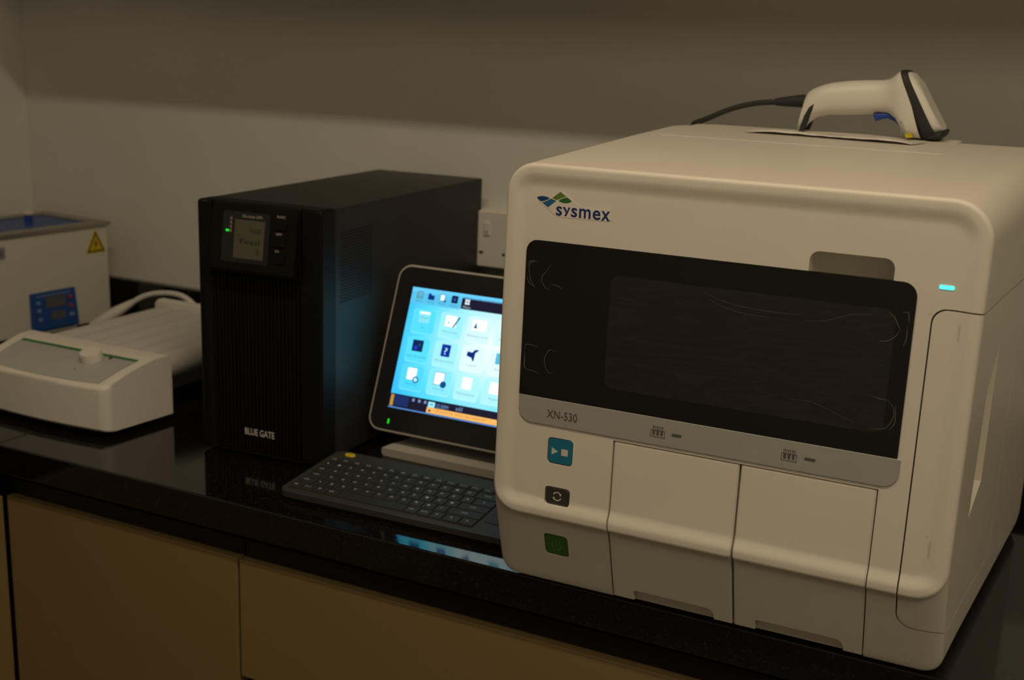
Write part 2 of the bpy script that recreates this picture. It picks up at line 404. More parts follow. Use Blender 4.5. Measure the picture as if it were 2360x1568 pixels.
creases = [  # (u, z) polylines, creases of the protective film at the fixing points
    [(.0275, .349), (.0290, .3535), (.0335, .3545), (.0385, .354)], [(.0285, .344), (.0300, .352), (.0345, .3535)], [(.0275, .338), (.0300, .332), (.0370, .3285)], [(.0290, .346), (.0310, .336), (.0350, .3300)],
    [(.0530, .3535), (.0480, .3460), (.0440, .3400), (.0440, .3345), (.0480, .3290), (.0530, .3275)], [(.0540, .3335), (.0610, .3325), (.0660, .330)],
    [(.0290, .2640), (.0300, .2690), (.0370, .2690), (.0440, .2680)], [(.0290, .2630), (.0285, .2480), (.0310, .2440), (.0400, .2425), (.0470, .2405)], [(.0295, .2600), (.0300, .2450), (.0350, .2435)],
    [(.0640, .2660), (.0560, .2665), (.0510, .2560), (.0555, .2440), (.0620, .2440)],
    [(.3775, .3480), (.3830, .3440), (.3870, .3370), (.3890, .3340)], [(.3890, .3330), (.3850, .3260), (.3780, .3215), (.3720, .321)], [(.3900, .3490), (.3945, .3490), (.3955, .3400)], [(.3950, .3380), (.3950, .3250), (.3930, .3190)],
    [(.3730, .2700), (.3800, .2690), (.3870, .2690)], [(.3860, .2680), (.3905, .2640), (.3925, .2560), (.3900, .2480), (.3860, .2430), (.3790, .2410), (.3720, .2405)], [(.3930, .2660), (.3940, .2500), (.3900, .2420)],
    [(.2060, .3470), (.2200, .3410), (.2360, .3370), (.2560, .3350), (.2800, .3345), (.3000, .3350)], [(.2150, .3390), (.2300, .3330), (.2500, .3295), (.2750, .3290)],
    [(.3050, .3300), (.3250, .3330), (.3450, .3410), (.3650, .3440)], [(.3000, .2560), (.3200, .2560), (.3400, .2500), (.3600, .2430)]]
cv = []; cfc = []
for i, c in enumerate(creases):
    pl = [(p.x, p.y) for p in spline([(a, b, 0) for a, b in c], 5)]
    v, f = ribbon(pl, .0009 if i < 17 else .0005); n0 = len(cv)
    cv += [FP(a, b, -.00185) for a, b in v]; cfc += [tuple(n0 + q for q in t) for t in f]
o = obj('film_creases', (cv, cfc), M_crease, cov); o['kind'] = 'stuff'; o['label'] = 'pale creases in the clear film on the cover'
strip = obj('grey_strip', prism_bm(rrect(.0252, .4030, .1884, .2163, (.014, .015, .001, .001)), FP, -.0012, .002, .0004, 1, True), M_grey, AN)
strip['label'] = 'grey printed strip under the black cover'
ON = lambda a, b: FP(a, b, -.00155)
UX, UZ = Vector((1, 0, 0)), Vector((0, .028, 1)).normalized()
lettering('model_number', 'XN-530', strip, M_dkgrey, ON(.0571, .1968), UX, UZ, w=.0333, h=.0085)
def icon(u):
    v = []; f = []
    def quad(a0, a1, b0, b1):
        n = len(v); v.extend([ON(a0, b0), ON(a1, b0), ON(a1, b1), ON(a0, b1)]); f.append((n, n + 1, n + 2, n + 3))
    def poly(p):
        n = len(v); v.extend([ON(a, b) for a, b in p]); f.append(tuple(range(n, n + len(p))))
    t = .0005
    quad(u, u + .0146, .1968, .1968 + t); quad(u, u + t, .1968, .2036); quad(u + .0146 - t, u + .0146, .1968, .2036); quad(u, u + .0146, .2034, .2034 + t)
    for i in range(3):
        c = u + .0033 + .0040 * i
        quad(c - .0016, c + .0016, .2069, .2075); quad(c - .0012, c - .0012 + t, .203, .2069); quad(c + .0012 - t, c + .0012, .203, .2069)
        poly([(c + .0012 * math.cos(PI + PI * k / 8), .1998 + .0012 * math.sin(PI + PI * k / 8)) for k in range(9)] + [(c + .0012, .2032), (c - .0012, .2032)])
    return v, f
for u in (.1682, .2968):
    o = obj('tube_rack_symbol', icon(u), M_dkgrey, strip)
    obj('status_light', prism_bm(rrect(u + .0213, u + .0316, .2004, .2031, .0013, 4), FP, -.0015, -.001), M_dkgrey, strip)
# buttons
b1 = obj('start_stop_button', prism_bm(rrect(.0600, .0864, .1494, .1755, .0042), FP, .0003, .003, .0009, 3, True), M_blue, AN, True); b1['label'] = 'blue start and stop button'
BO = lambda a, b: FP(a, b, .00015)
flat('play_symbol', [(.0640, .1582), (.0712, .1620), (.0640, .1659)], BO, M_print, b1)
flat('stop_symbol', [(.0747, .1586), (.0818, .1586), (.0818, .1657), (.0747, .1657)], BO, M_print, b1)
b2 = obj('mode_button', prism_bm(rrect(.0599, .0860, .1056, .1232, .0038), lambda a, b, d: (a, prof_d(.117) + d, b), .0002, .003, .0009, 3, True), M_charcoal, AN, True); b2['label'] = 'charcoal mode change button'
B2 = lambda a, b: (a, prof_d(.117) - .0000, b)
def arc_arrow(cx, cz, r, a0, a1, w, tip):
    v = []; f = []; n = 10
    for i in range(n + 1):
        t = math.radians(a0 + (a1 - a0) * i / n); v += [((r + w) * math.cos(t), (r + w) * math.sin(t)), ((r - w) * math.cos(t), (r - w) * math.sin(t))]
        if i: f.append((2 * i - 2, 2 * i, 2 * i + 1, 2 * i - 1))
    if tip:
        t = math.radians(a1); s = 1 if a1 > a0 else -1; n0 = len(v)
        v += [((r + 2.6 * w) * math.cos(t), (r + 2.6 * w) * math.sin(t)), ((r - 2.6 * w) * math.cos(t), (r - 2.6 * w) * math.sin(t)), (r * math.cos(t + s * .55), r * math.sin(t + s * .55))]
        f.append((n0, n0 + 1, n0 + 2))
    return [(cx + a, cz + b) for a, b in v], f
vv, ff = arc_arrow(.0730, .1145, .0044, 160, 40, .0006, True); v2, f2 = arc_arrow(.0730, .1145, .0044, 340, 220, .0006, True)
obj('cycle_symbol', ([B2(a, b) for a, b in vv + v2], ff + [tuple(len(vv) + q for q in t) for t in f2]), M_print, b2)
b3 = obj('power_button', prism_bm(rrect(GB[0], GB[1], GB[2], GB[3], .0042), chin, .0003, .003, .0008, 3, True), M_green, AN, True); b3['label'] = 'green power button'
M_pgreen = mat('pale_green_print', (.16, .30, .10), .5)
vv, ff = arc_arrow(.0700, .0492, .0052, 125, 415, .0005, False); n0 = len(vv); vv += [(.0695, .049), (.0705, .049), (.0705, .0565), (.0695, .0565)]; ff.append((n0, n0 + 1, n0 + 2, n0 + 3))
obj('power_symbol', ([chin(a, b, .00015) for a, b in vv], ff), M_pgreen, b3)
# status LED
M_led = mat('cyan_led', (.1, .6, .6), .4, emit=(.08, .88, .84), estr=1.25)
obj('status_led', prism_bm(rrect(.4168, .4291, .3730, .3764, .0012, 4), FP, -.0006, .001), M_led, AN)
# badge: leaves and name
def bez(p0, p1, p2, n=8): return [((1 - t) ** 2 * p0[0] + 2 * t * (1 - t) * p1[0] + t * t * p2[0], (1 - t) ** 2 * p0[1] + 2 * t * (1 - t) * p1[1] + t * t * p2[1]) for t in [i / n for i in range(n)]]
zb = lambda pts: [(1200 + x / 9.833, 420 + y / 9.833) for x, y in pts]
BADGE = lambda a, b: FP(a, b, -.00025)
badge = obj('badge', prism_bm(px2(zb([(335, 350), (420, 285), (560, 275), (690, 335), (890, 190), (940, 205), (1180, 440), (1350, 565), (2020, 635), (2030, 870), (1900, 895), (850, 800), (760, 770), (590, 610), (430, 470)])), FP, -.0002, .0006), M_white, AN)
leafs = [('leaf', (.012, .045, .17), bez((345, 350), (450, 280), (640, 365)) + bez((640, 370), (540, 440), (440, 440)) + bez((440, 440), (380, 410), (345, 350))),
         ('leaf', (.018, .12, .27), bez((460, 465), (560, 445), (660, 378)) + [(660, 378), (785, 432), (595, 578)]),
         ('leaf', (.12, .21, .03), [(690, 368), (885, 225), (1015, 335)] + bez((1015, 340), (930, 345), (825, 410)) + [(790, 415)]),
         ('leaf', (.025, .13, .03), bez((835, 432), (930, 355), (1040, 360)) + bez((1040, 360), (1100, 400), (1135, 448)) + bez((1135, 450), (1010, 530), (835, 436)))]
for i, (nm, c, pts) in enumerate(leafs):
    flat('badge_leaf', px2(zb(pts)), BADGE, mat('badge_ink_%d' % i, c, .45), badge)
for ch, x0, x1, yb, yt in (('s', 770, 910, 770, 550), ('s', 1110, 1250, 803, 586), ('m', 1290, 1550, 828, 606), ('e', 1590, 1765, 862, 637), ('x', 1780, 1975, 880, 660)):
    (a0, z0_), (a1, z1_) = px2(zb([(x0, yb), (x1, yb)])); (_, zt_) = px2(zb([(x0, yt)]))[0]
    lettering('badge_letter', ch, badge, M_navy, BADGE(a0, (z0_ + z1_) / 2 - .0001), UX, UZ, w=a1 - a0, h=zt_ - z0_, bold=.018)
yv = px2(zb([(930, 570), (985, 570), (1025, 668), (1058, 580), (1105, 582), (1010, 782), (962, 778), (1000, 705)]))
flat('badge_letter', yv, BADGE, M_navy, badge)
# lid on top, feet, side finger recess marks
lidz = lambda d: ztop(d)
lid_pts = rrect(.045, .372, .318, .484, .006)
lid = obj('top_lid', prism_bm(lid_pts, lambda a, b, d: (a, b, ztop(b) + d), .0004, -.004, .0003, 1, True), M_white, AN); lid['label'] = 'flat service lid on the top'
for u in (.05, .40):
    for d in (.07, .44): obj('foot', lathe([(.012, 0), (.014, .002), (.014, .006)], 16, org=(u, d, 0)), M_rubber, AN, True)
# grime scuffs
M_grime = mat('brown_grime', (.40, .33, .24), .7, var=.3, scale=200)
M_scuff = mat('faint_scuff', (.63, .585, .51), .6, var=.15, scale=150)

M_mark = mat('scuff_marks', (.30, .25, .19), .7, var=.5, scale=300, alpha=.16)
def scuff(u, z, w, h, seed, off):
    q = random.Random(seed); pts = []
    for k in range(16):
        t = 2 * PI * k / 16; r = .6 + .4 * q.random(); pts.append((u + w * r * math.cos(t), z + h * r * math.sin(t)))
    obj('scuff_mark', ([(a, base(b) + off, b) for a, b in pts], [tuple(range(16))]), M_mark, AN)
for a in ((.4375, .138, .0035, .011, 1, .0020), (.4330, .150, .0012, .002, 2, .0025), (.4385, .338, .0028, .012, 3, .0018), (.4120, .3500, .0022, .0015, 6, .0024)):
    scuff(*a)

# ------------------------------------------------------------------ scanner on the analyzer
SX, SY = .95, .43
LZ = .4688
SCN = thing('barcode_scanner', 'white handheld barcode scanner with blue trigger and black band, lying on the analyzer', 'scanner', (SX, SY, Z0 + LZ), 0)
def sc(x, z, y=0.): return Vector((x - SX, y, z - LZ))
def sect(top, bot, hw, n=20, p=2.6, lean=0):
    """rounded section between a top and a bottom point (world x, z), half width hw"""
    T, B = sc(*top), sc(*bot); c = (T + B) / 2; a = (T - B) / 2; out = []
    for k in range(n):
        t = 2 * PI * k / n; cs, sn = math.cos(t), math.sin(t)
        out.append(c + a * (math.copysign(abs(sn) ** (2 / p), sn)) + Vector((0, hw, 0)) * (math.copysign(abs(cs) ** (2 / p), cs)))
    return out
hand = [((.9615, .5130), (.9560, .4775), .010), ((.9640, .5170), (.9545, .4690), .0145), ((.9690, .5208), (.9600, .4690), .0165), ((.9760, .5240), (.9660, .4775), .0175), ((.9815, .5264), (.9760, .4862), .018), ((.9930, .5295), (.9900, .4900), .0182),
        ((1.0126, .5326), (1.0100, .4912), .0185), ((1.0350, .5345), (1.0340, .4930), .019), ((1.0520, .5352), (1.0530, .4955), .0205), ((1.0590, .5366), (1.0640, .4950), .0225), ((1.0635, .5392), (1.0730, .4900), .026), ((1.0690, .5438), (1.0830, .4765), .0295), ((1.0735, .5470), (1.0920, .4692), .0315), ((1.0790, .5470), (1.1060, .4692), .0322)]
PW = [2.4] * 8 + [2.5, 2.7, 3.2, 4, 5, 5]
hb = obj('housing', loft([sect(t, b, w, 28, p) for (t, b, w), p in zip(hand, PW)]), M_white2, SCN, True, angle=50); fix(hb)
band = [((1.0738, .5474), (1.1100, .4690), .0318), ((1.0742, .5484), (1.1118, .4689), .0330), ((1.0800, .5484), (1.1240, .4689), .0330), ((1.0815, .5472), (1.1255, .4705), .0320)]
bo = obj('bumper_band', loft([sect(t, b, w, 28, 5) for t, b, w in band]), M_rubber, SCN, True, angle=50); fix(bo)
nose = [((1.0800, .5468), (1.1190, .4720), .0312), ((1.0870, .5450), (1.1235, .4755), .0305), ((1.0960, .5360), (1.1290, .4785), .0275), ((1.1000, .5285), (1.1300, .4810), .0235)]
no = obj('nose', loft([sect(t, b, w, 28, 4) for t, b, w in nose]), M_white2, SCN, True, angle=50); fix(no)
lip = [((1.1165, .4760), (1.1120, .4690), .028), ((1.1240, .4790), (1.1230, .4688), .030), ((1.1312, .4815), (1.1255, .4690), .029), ((1.1322, .4795), (1.1290, .4720), .027)]
lo = obj('window_lip', loft([sect(t, b, w, 28, 4) for t, b, w in lip]), M_rubber, SCN, True, angle=50); fix(lo)
tr = [(1.0455, .4945), (1.0500, .4862), (1.0560, .4890), (1.0640, .4905), (1.0720, .4878), (1.0790, .4815), (1.0800, .4860), (1.0745, .4930), (1.0650, .4965), (1.0550, .4962)]
obj('trigger', prism_bm([(a - SX, b - LZ) for a, b in tr], lambda a, b, d: (a, d, b), -.0145, .0145, .0015, 2), M_trig, SCN)
# dark side inlay at the butt, on both cheeks
inl = [(.9755, .5045), (.9690, .4985), (.9640, .4880), (.9590, .4692), (.9645, .4692), (.9690, .4830), (.9735, .4960)]
for s in (-1, 1):
    obj('grip_inlay', prism_bm([(a - SX, b - LZ) for a, b in inl], lambda a, b, d: (a, d, b), s * .010, s * .0182, .0008, 1), M_rubber, SCN)
obj('strain_relief', tube([sc(.9645, .5052), sc(.9500, .5045), sc(.9360, .5030), sc(.9220, .5020)], [.0078, .0074, .0060, .0044], 12), M_rubber, SCN, True)
for i in range(7): obj('relief_ring', tube([sc(.9570 - .0046 * i, .5050 - .0004 * i), sc(.9548 - .0046 * i, .5049 - .0004 * i)], .0082 - .00045 * i, 12), M_rubber, SCN, True)
obj('cable', tube(spline([sc(.9240, .5020), sc(.8950, .4985), sc(.8640, .4895), sc(.8360, .4765), sc(.8160, .4685, .006), sc(.8120, .4665, .020), sc(.8110, .4620, .030), sc(.8100, .4585, .026), sc(.8100, .4570, .016)], 6), .0034, 8), M_rubber, SCN, True)
lettering('care_mark', 'C\u20ac', SCN, M_midgrey, sc(1.0795, .4885, -.0298), Vector((.28, -.02, -.95)), Vector((.95, 0, .28)), w=.016, h=.006)
obj('warning_sticker', prism_bm([(1.0885, .4745), (1.0955, .4760), (1.0980, .4712), (1.0900, .4700)], lambda a, b, d: (a - SX, d, b - LZ), -.0312, -.0275), M_yellow, SCN)
# crumpled clear sleeve on the lid
rnd = random.Random(3); v = []; f = []; nx, ny = 22, 9
for j in range(ny):
    for i in range(nx):
        a, b = i / (nx - 1), j / (ny - 1)
        x = .128 + .200 * a + .012 * b; y = .400 + .030 * b - .010 * a + .004 * math.sin(5 * a)
        edge = math.exp(-((b - .12) / .14) ** 2) * (1 - abs(2 * a - 1) ** 6)
        z = ztop(y) + .0013 + .0045 * edge * (.75 + .25 * math.sin(9 * a)) + .0008 * rnd.random()
        v.append((x, y, z))
for j in range(ny - 1):
    for i in range(nx - 1): f.append((j * nx + i, j * nx + i + 1, (j + 1) * nx + i + 1, (j + 1) * nx + i))
SL = thing('plastic_sleeve', 'crumpled pale plastic sleeve on the analyzer lid beneath the scanner', 'sleeve', (.782, -.0468, Z0), .0102)
so = obj('sheet', (v, f), mat('frosted_plastic', (.66, .64, .60), .28, var=.08), SL, True, angle=180)
md = so.modifiers.new('thick', 'SOLIDIFY'); md.thickness = .0006; md.offset = 1

# ------------------------------------------------------------------ black power supply
UP = thing('power_supply', 'tall black tower power supply with small display and ribbed front', 'power supply', (.2381, .1322, Z0), .0493)
UW, UH, UD = .1943, .348, .477
obj('case', box_bm(.0012, UW - .0008, .034, UD, .008, UH - .001, .0015, 2), M_case, UP, True)
bz = obj('front_bezel', box_bm(0, UW, 0, .036, .004, UH, .005, 4), M_black, UP, True); fix(bz)
UF = lambda a, b, d: (a, d, b)
def ucut(bm): o = obj('cutter', bm, M_black, UP); fix(o); return o
cut(bz, [ucut(prism_bm(rrect(.0205, .1640, .006, .2535, .004), UF, -.01, .012)), ucut(box_bm(.0245, .0275, -.01, .006, .2535, .36)), ucut(box_bm(.1630, .1655, -.01, .006, .2535, .36))]); shade(bz, 40)
sl = None
for i in range(24):
    x = .0235 + i * .006
    if sl is None: sl = obj('grille_slat', box_bm(-.0019, .0019, .003, .012, .008, .2515, .0007, 1), M_black, UP); sl.location = (x, 0, 0)
    else: share(sl, UP, (x, 0, 0))
# control panel: wedge leaning out at the foot
pz = lambda z: -.0015 - .0125 * (.3455 - z) / .087
pw = obj('control_panel', loft([[(u, d, z) for d, z in ((.004, .346), (-.0015, .3455), (pz(.262), .262), (-.0125, .2585), (.004, .2545))] for u in (.0290, .1610)]), M_black, UP); fix(pw)
UPN = lambda a, b, d=0.: (a, pz(b) + d, b)
PU, PV = Vector((1, 0, 0)), Vector((0, .0125 / .087, 1)).normalized()
dg_ = obj('display_glass', prism_bm(rrect(.0470, .1200, .2715, .3370, .002), UPN, -.0006, .001), M_gloss, pw)
M_lcd = mat('lcd_olive', (.09, .088, .062), .5)
obj('lcd_screen', prism_bm(rrect(.0660, .1125, .2775, .3270, .0006, 2), UPN, -.0009, -.0004), M_lcd, pw)
M_lcdt = mat('lcd_segments', (.02, .02, .017), .6)
M_wprint = mat('white_small_print', (.50, .44, .40), .6)
UO = lambda a, b: Vector(UPN(a, b, -.0011))
lettering('display_digits', 'NOR', pw, M_lcdt, UO(.0900, .3110), PU, PV, w=.018, h=.0060)
lettering('display_digits', 'Feed', pw, M_lcdt, UO(.0760, .2960), PU, PV, w=.030, h=.0070)
lettering('display_digits', '5', pw, M_lcdt, UO(.1015, .2830), PU, PV, w=.0045, h=.0080)
for z in (.3065, .3005): flat('display_bar', [(.0700, z), (.0755, z), (.0755, z + .0006), (.0700, z + .0006)], lambda a, b: UO(a, b), M_lcdt, pw)
lettering('panel_print', 'On-Line UPS', pw, M_wprint, UO(.0770, .3302), PU, PV, w=.0310, h=.0036)
for s, z, w in (('FUNC', .3338, .0130), ('OFF', .3118, .0090), ('ON', .2902, .0060)):
    lettering('panel_print', s, pw, M_wprint, Vector(UPN(.1300, z, -.0005)), PU, PV, w=w, h=.0032)
for z in (.3200, .2985, .2775): obj('panel_button', prism_bm(rrect(.1290, .1455, z - .0012, z + .0095, .0015, 3), UPN, -.0022, .001, .0006, 2, True), M_black, pw)
for i, g in enumerate(('\u2302', 'o', 'o', '-')):
    z = .3275 - .0052 * i
    obj('indicator_symbol', ([UO(.0600 + .0016 * math.cos(2 * PI * k / 10), z + .0018 * math.sin(2 * PI * k / 10)) for k in range(10)] + [UO(.0600 + .0010 * math.cos(2 * PI * k / 10), z + .0011 * math.sin(2 * PI * k / 10)) for k in range(10)], [(k, (k + 1) % 10, 10 + (k + 1) % 10, 10 + k) for k in range(10)]), M_wprint, pw)
M_gled = mat('green_led', (.0, .5, .02), .4, emit=(.01, .8, .03), estr=.75)
obj('indicator_light', prism_bm(rrect(.0520, .0572, .3102, .3132, .001, 3), UPN, -.0009, 0), M_gled, pw)
lettering('brand_lettering', 'BLUE GATE', UP, M_print, (.0700, .0021, .0315), (1, 0, 0), (0, 0, 1), w=.0478, h=.0095, bold=.012)
# perforated vent on the right side
v = []; f = []
for r in range(24):
    for c in range(18):
        d0 = .046 + c * .0046 + (.0023 if r % 2 else 0); z = .222 + r * .0040; n0 = len(v)
        v += [(UW - .0006, d0 + .0015 * math.cos(2 * PI * k / 6), z + .0015 * math.sin(2 * PI * k / 6)) for k in range(6)]; f.append(tuple(range(n0, n0 + 6)))
o = obj('vent_holes', (v, f), mat('vent_void', (.002, .002, .002), .9), UP); o['kind'] = 'stuff'
for a in (.02, .17):
    for d in (.03, .44): obj('foot', lathe([(.009, 0), (.010, .002), (.010, .009)], 12, org=(a, d, 0)), M_rubber, UP, True)

# ------------------------------------------------------------------ touch monitor
MT = thing('touch_monitor', 'tilted touch monitor showing a bright cyan menu, half hidden by the analyzer', 'monitor', (.433, .245, Z0))
TI = math.radians(21.5); MW, MH = .292, .2372
def mp(a, b, d=0.):                                        # a along the width, b up the tilted face, d behind it
    return (a, b * math.sin(TI) + d * math.cos(TI), .0332 + b * math.cos(TI) - d * math.sin(TI))
M_silver = mat('pale_silver_plastic', (.50, .46, .42), .35)
M_bez = mat('black_bezel', (.016, .016, .018), .3)
obj('housing', prism_bm(rrect(0, MW, 0, MH, .020, 8), mp, 0, .016, .002, 3), M_silver, MT, True)
obj('back_shell', prism_bm(rrect(.03, MW - .03, .03, MH - .03, .02, 6), mp, .014, .040, .008, 3), M_silver, MT, True)
obj('bezel', prism_bm(rrect(.0032, MW - .0032, .0032, MH - .0032, .0172, 8), mp, -.0006, .001, .0003, 1), M_bez, MT, True)
S0, S1, T0, T1 = .0285, .2645, .0345, .2060                 # lit area
def screen_mat():
    m = bpy.data.materials.new('lit_menu_background'); m.use_nodes = True; nt = m.node_tree; b = nt.nodes['Principled BSDF']
    b.inputs['Base Color'].default_value = (.02, .02, .02, 1); b.inputs['Roughness'].default_value = .3
    tc = nt.nodes.new('ShaderNodeTexCoord'); mpn = nt.nodes.new('ShaderNodeMapping'); mpn.vector_type = 'POINT'
    mpn.inputs['Location'].default_value = (-.165, -.050, -.161)
    nt.links.new(tc.outputs['Object'], mpn.inputs[0])
    ln = nt.nodes.new('ShaderNodeVectorMath'); ln.operation = 'LENGTH'; nt.links.new(mpn.outputs[0], ln.inputs[0])
    rp = nt.nodes.new('ShaderNodeValToRGB'); e = rp.color_ramp.elements
    e[0].position = .01; e[0].color = (.88, .99, 1, 1); e[1].position = .150; e[1].color = (.04, .55, 1, 1)
    q = e.new(.055); q.color = (.45, .92, 1, 1); q = e.new(.105); q.color = (.10, .76, 1, 1)
    nt.links.new(ln.outputs['Value'], rp.inputs[0]); nt.links.new(rp.outputs[0], b.inputs['Emission Color']); b.inputs['Emission Strength'].default_value = 1.02
    return m
scr = obj('screen', prism_bm([(S0, T0), (S1, T0), (S1, T1), (S0, T1)], mp, -.0008, .0004), screen_mat(), MT); scr['label'] = 'lit cyan menu screen'
_em = {}
def em(c, s=1.):
    k = (c, s)
    if k not in _em: _em[k] = mat('screen_ink_%d' % len(_em), tuple(min(.3, v * .2) for v in c), .4, var=0., emit=c, estr=s)
    return _em[k]
LV = [0]
def ui(name, a0, a1, b0, b1, c, s=1., lvl=1, r=0.):
    return obj(name, ([mp(a, b, -.0008 - .00012 * lvl) for a, b in (rrect(a0, a1, b0, b1, r, 3) if r else [(a0, b0), (a1, b0), (a1, b1), (a0, b1)])], [tuple(range(16 if r else 4))]), em(c, s), scr)
def uip(name, pts, c, s=1., lvl=2): return obj(name, ([mp(a, b, -.0008 - .00012 * lvl) for a, b in pts], [tuple(range(len(pts)))]), em(c, s), scr)
TUx, TUz = Vector((1, 0, 0)), Vector((0, math.sin(TI), math.cos(TI)))
def uit(s, a, b, w, h, c, st=1., lvl=3): return lettering('screen_text', s, scr, em(c, st), mp(a, b, -.0008 - .00012 * lvl), TUx, TUz, w=w, h=h)
DK, WH, TEAL = (.006, .012, .045), (.75, .97, 1.), (.06, .50, .72)
ui('title_bar', S0, S1, T1 - .0065, T1, (.14, .62, 1.))
ui('menu_tab', .1085, S1, .1850, .2015, (.012, .010, .035), .8, r=.0015)
ui('toolbar', S0, .1080, .1835, T1 - .0045, (.10, .55, .85), 1.)
for i, (a, lab) in enumerate(((.0375, 'Menu'), (.0555, 'Work List'), (.0738, 'Explorer'), (.0925, 'Browser'))):
    z = .1910
    if i == 0:
        ui('toolbar_icon', a, a + .0095, z, z + .0100, (.03, .16, .26), .8, 2, .001); ui('toolbar_icon', a + .0012, a + .0083, z + .0012, z + .0088, (.25, .72, .9), 1, 3)
        for q in range(4): ui('toolbar_icon', a + .0020 + .0032 * (q % 2), a + .0042 + .0032 * (q % 2), z + .0020 + .0032 * (q // 2), z + .0042 + .0032 * (q // 2), (.02, .12, .2), 1, 4)
    if i == 1: uip('toolbar_icon', [(a, z), (a + .0100, z), (a + .0100, z + .0065), (a + .0050, z + .0065), (a + .0040, z + .0088), (a, z + .0088)], (.0, .03, .22), 1)
    if i == 2: ui('toolbar_icon', a, a + .0090, z, z + .0105, (.05, .25, .38), 1, 2); ui('toolbar_icon', a + .0010, a + .0080, z + .0010, z + .0095, WH, 1, 3); uip('toolbar_icon', [(a + .006, z), (a + .0108, z - .001), (a + .0095, z + .004)], (.0, .05, .12), 1, 4)
    if i == 3: ui('toolbar_icon', a, a + .0100, z, z + .0105, DK, 1, 2); ui('toolbar_icon', a + .0035, a + .0065, z + .003, z + .007, (.02, .10, .45), 1, 3)
    uit(lab, a - .0010, .1862, .0115, .0028, (.02, .22, .35))
for q in range(4): ui('toolbar_icon', .1140 + .0038 * (q % 2), .1140 + .0033 + .0038 * (q % 2), .1915 + .0040 * (q // 2), .1949 + .0040 * (q // 2), (.7, .85, .95), 1, 3)
uit('Menu', .1120, .1865, .0115, .0030, (.45, .52, .65))
TX, TZ = (.0562, .1000, .1428, .1850, .2290), (.1640, .1235, .0840)
NAMES = [['QC', 'Work List', 'Patient List', 'Reagent', 'Help'], ['Data Browser', 'Administration', 'Logoff', 'Print', 'Exit'], ['History', 'Setting', 'Maintenance', 'Rules', 'Info']]
RAMP = [(.01, (.88, .99, 1)), (.055, (.45, .92, 1)), (.105, (.10, .76, 1)), (.150, (.04, .55, 1))]
def bgc(a, b):
    d = math.hypot(a - .165, b - .137)
    for (p, c), (p2, c2) in zip(RAMP, RAMP[1:]):
        if d <= p2: t = max(0, (d - p) / (p2 - p)); return tuple(x + (y - x) * t for x, y in zip(c, c2))
    return RAMP[-1][1]
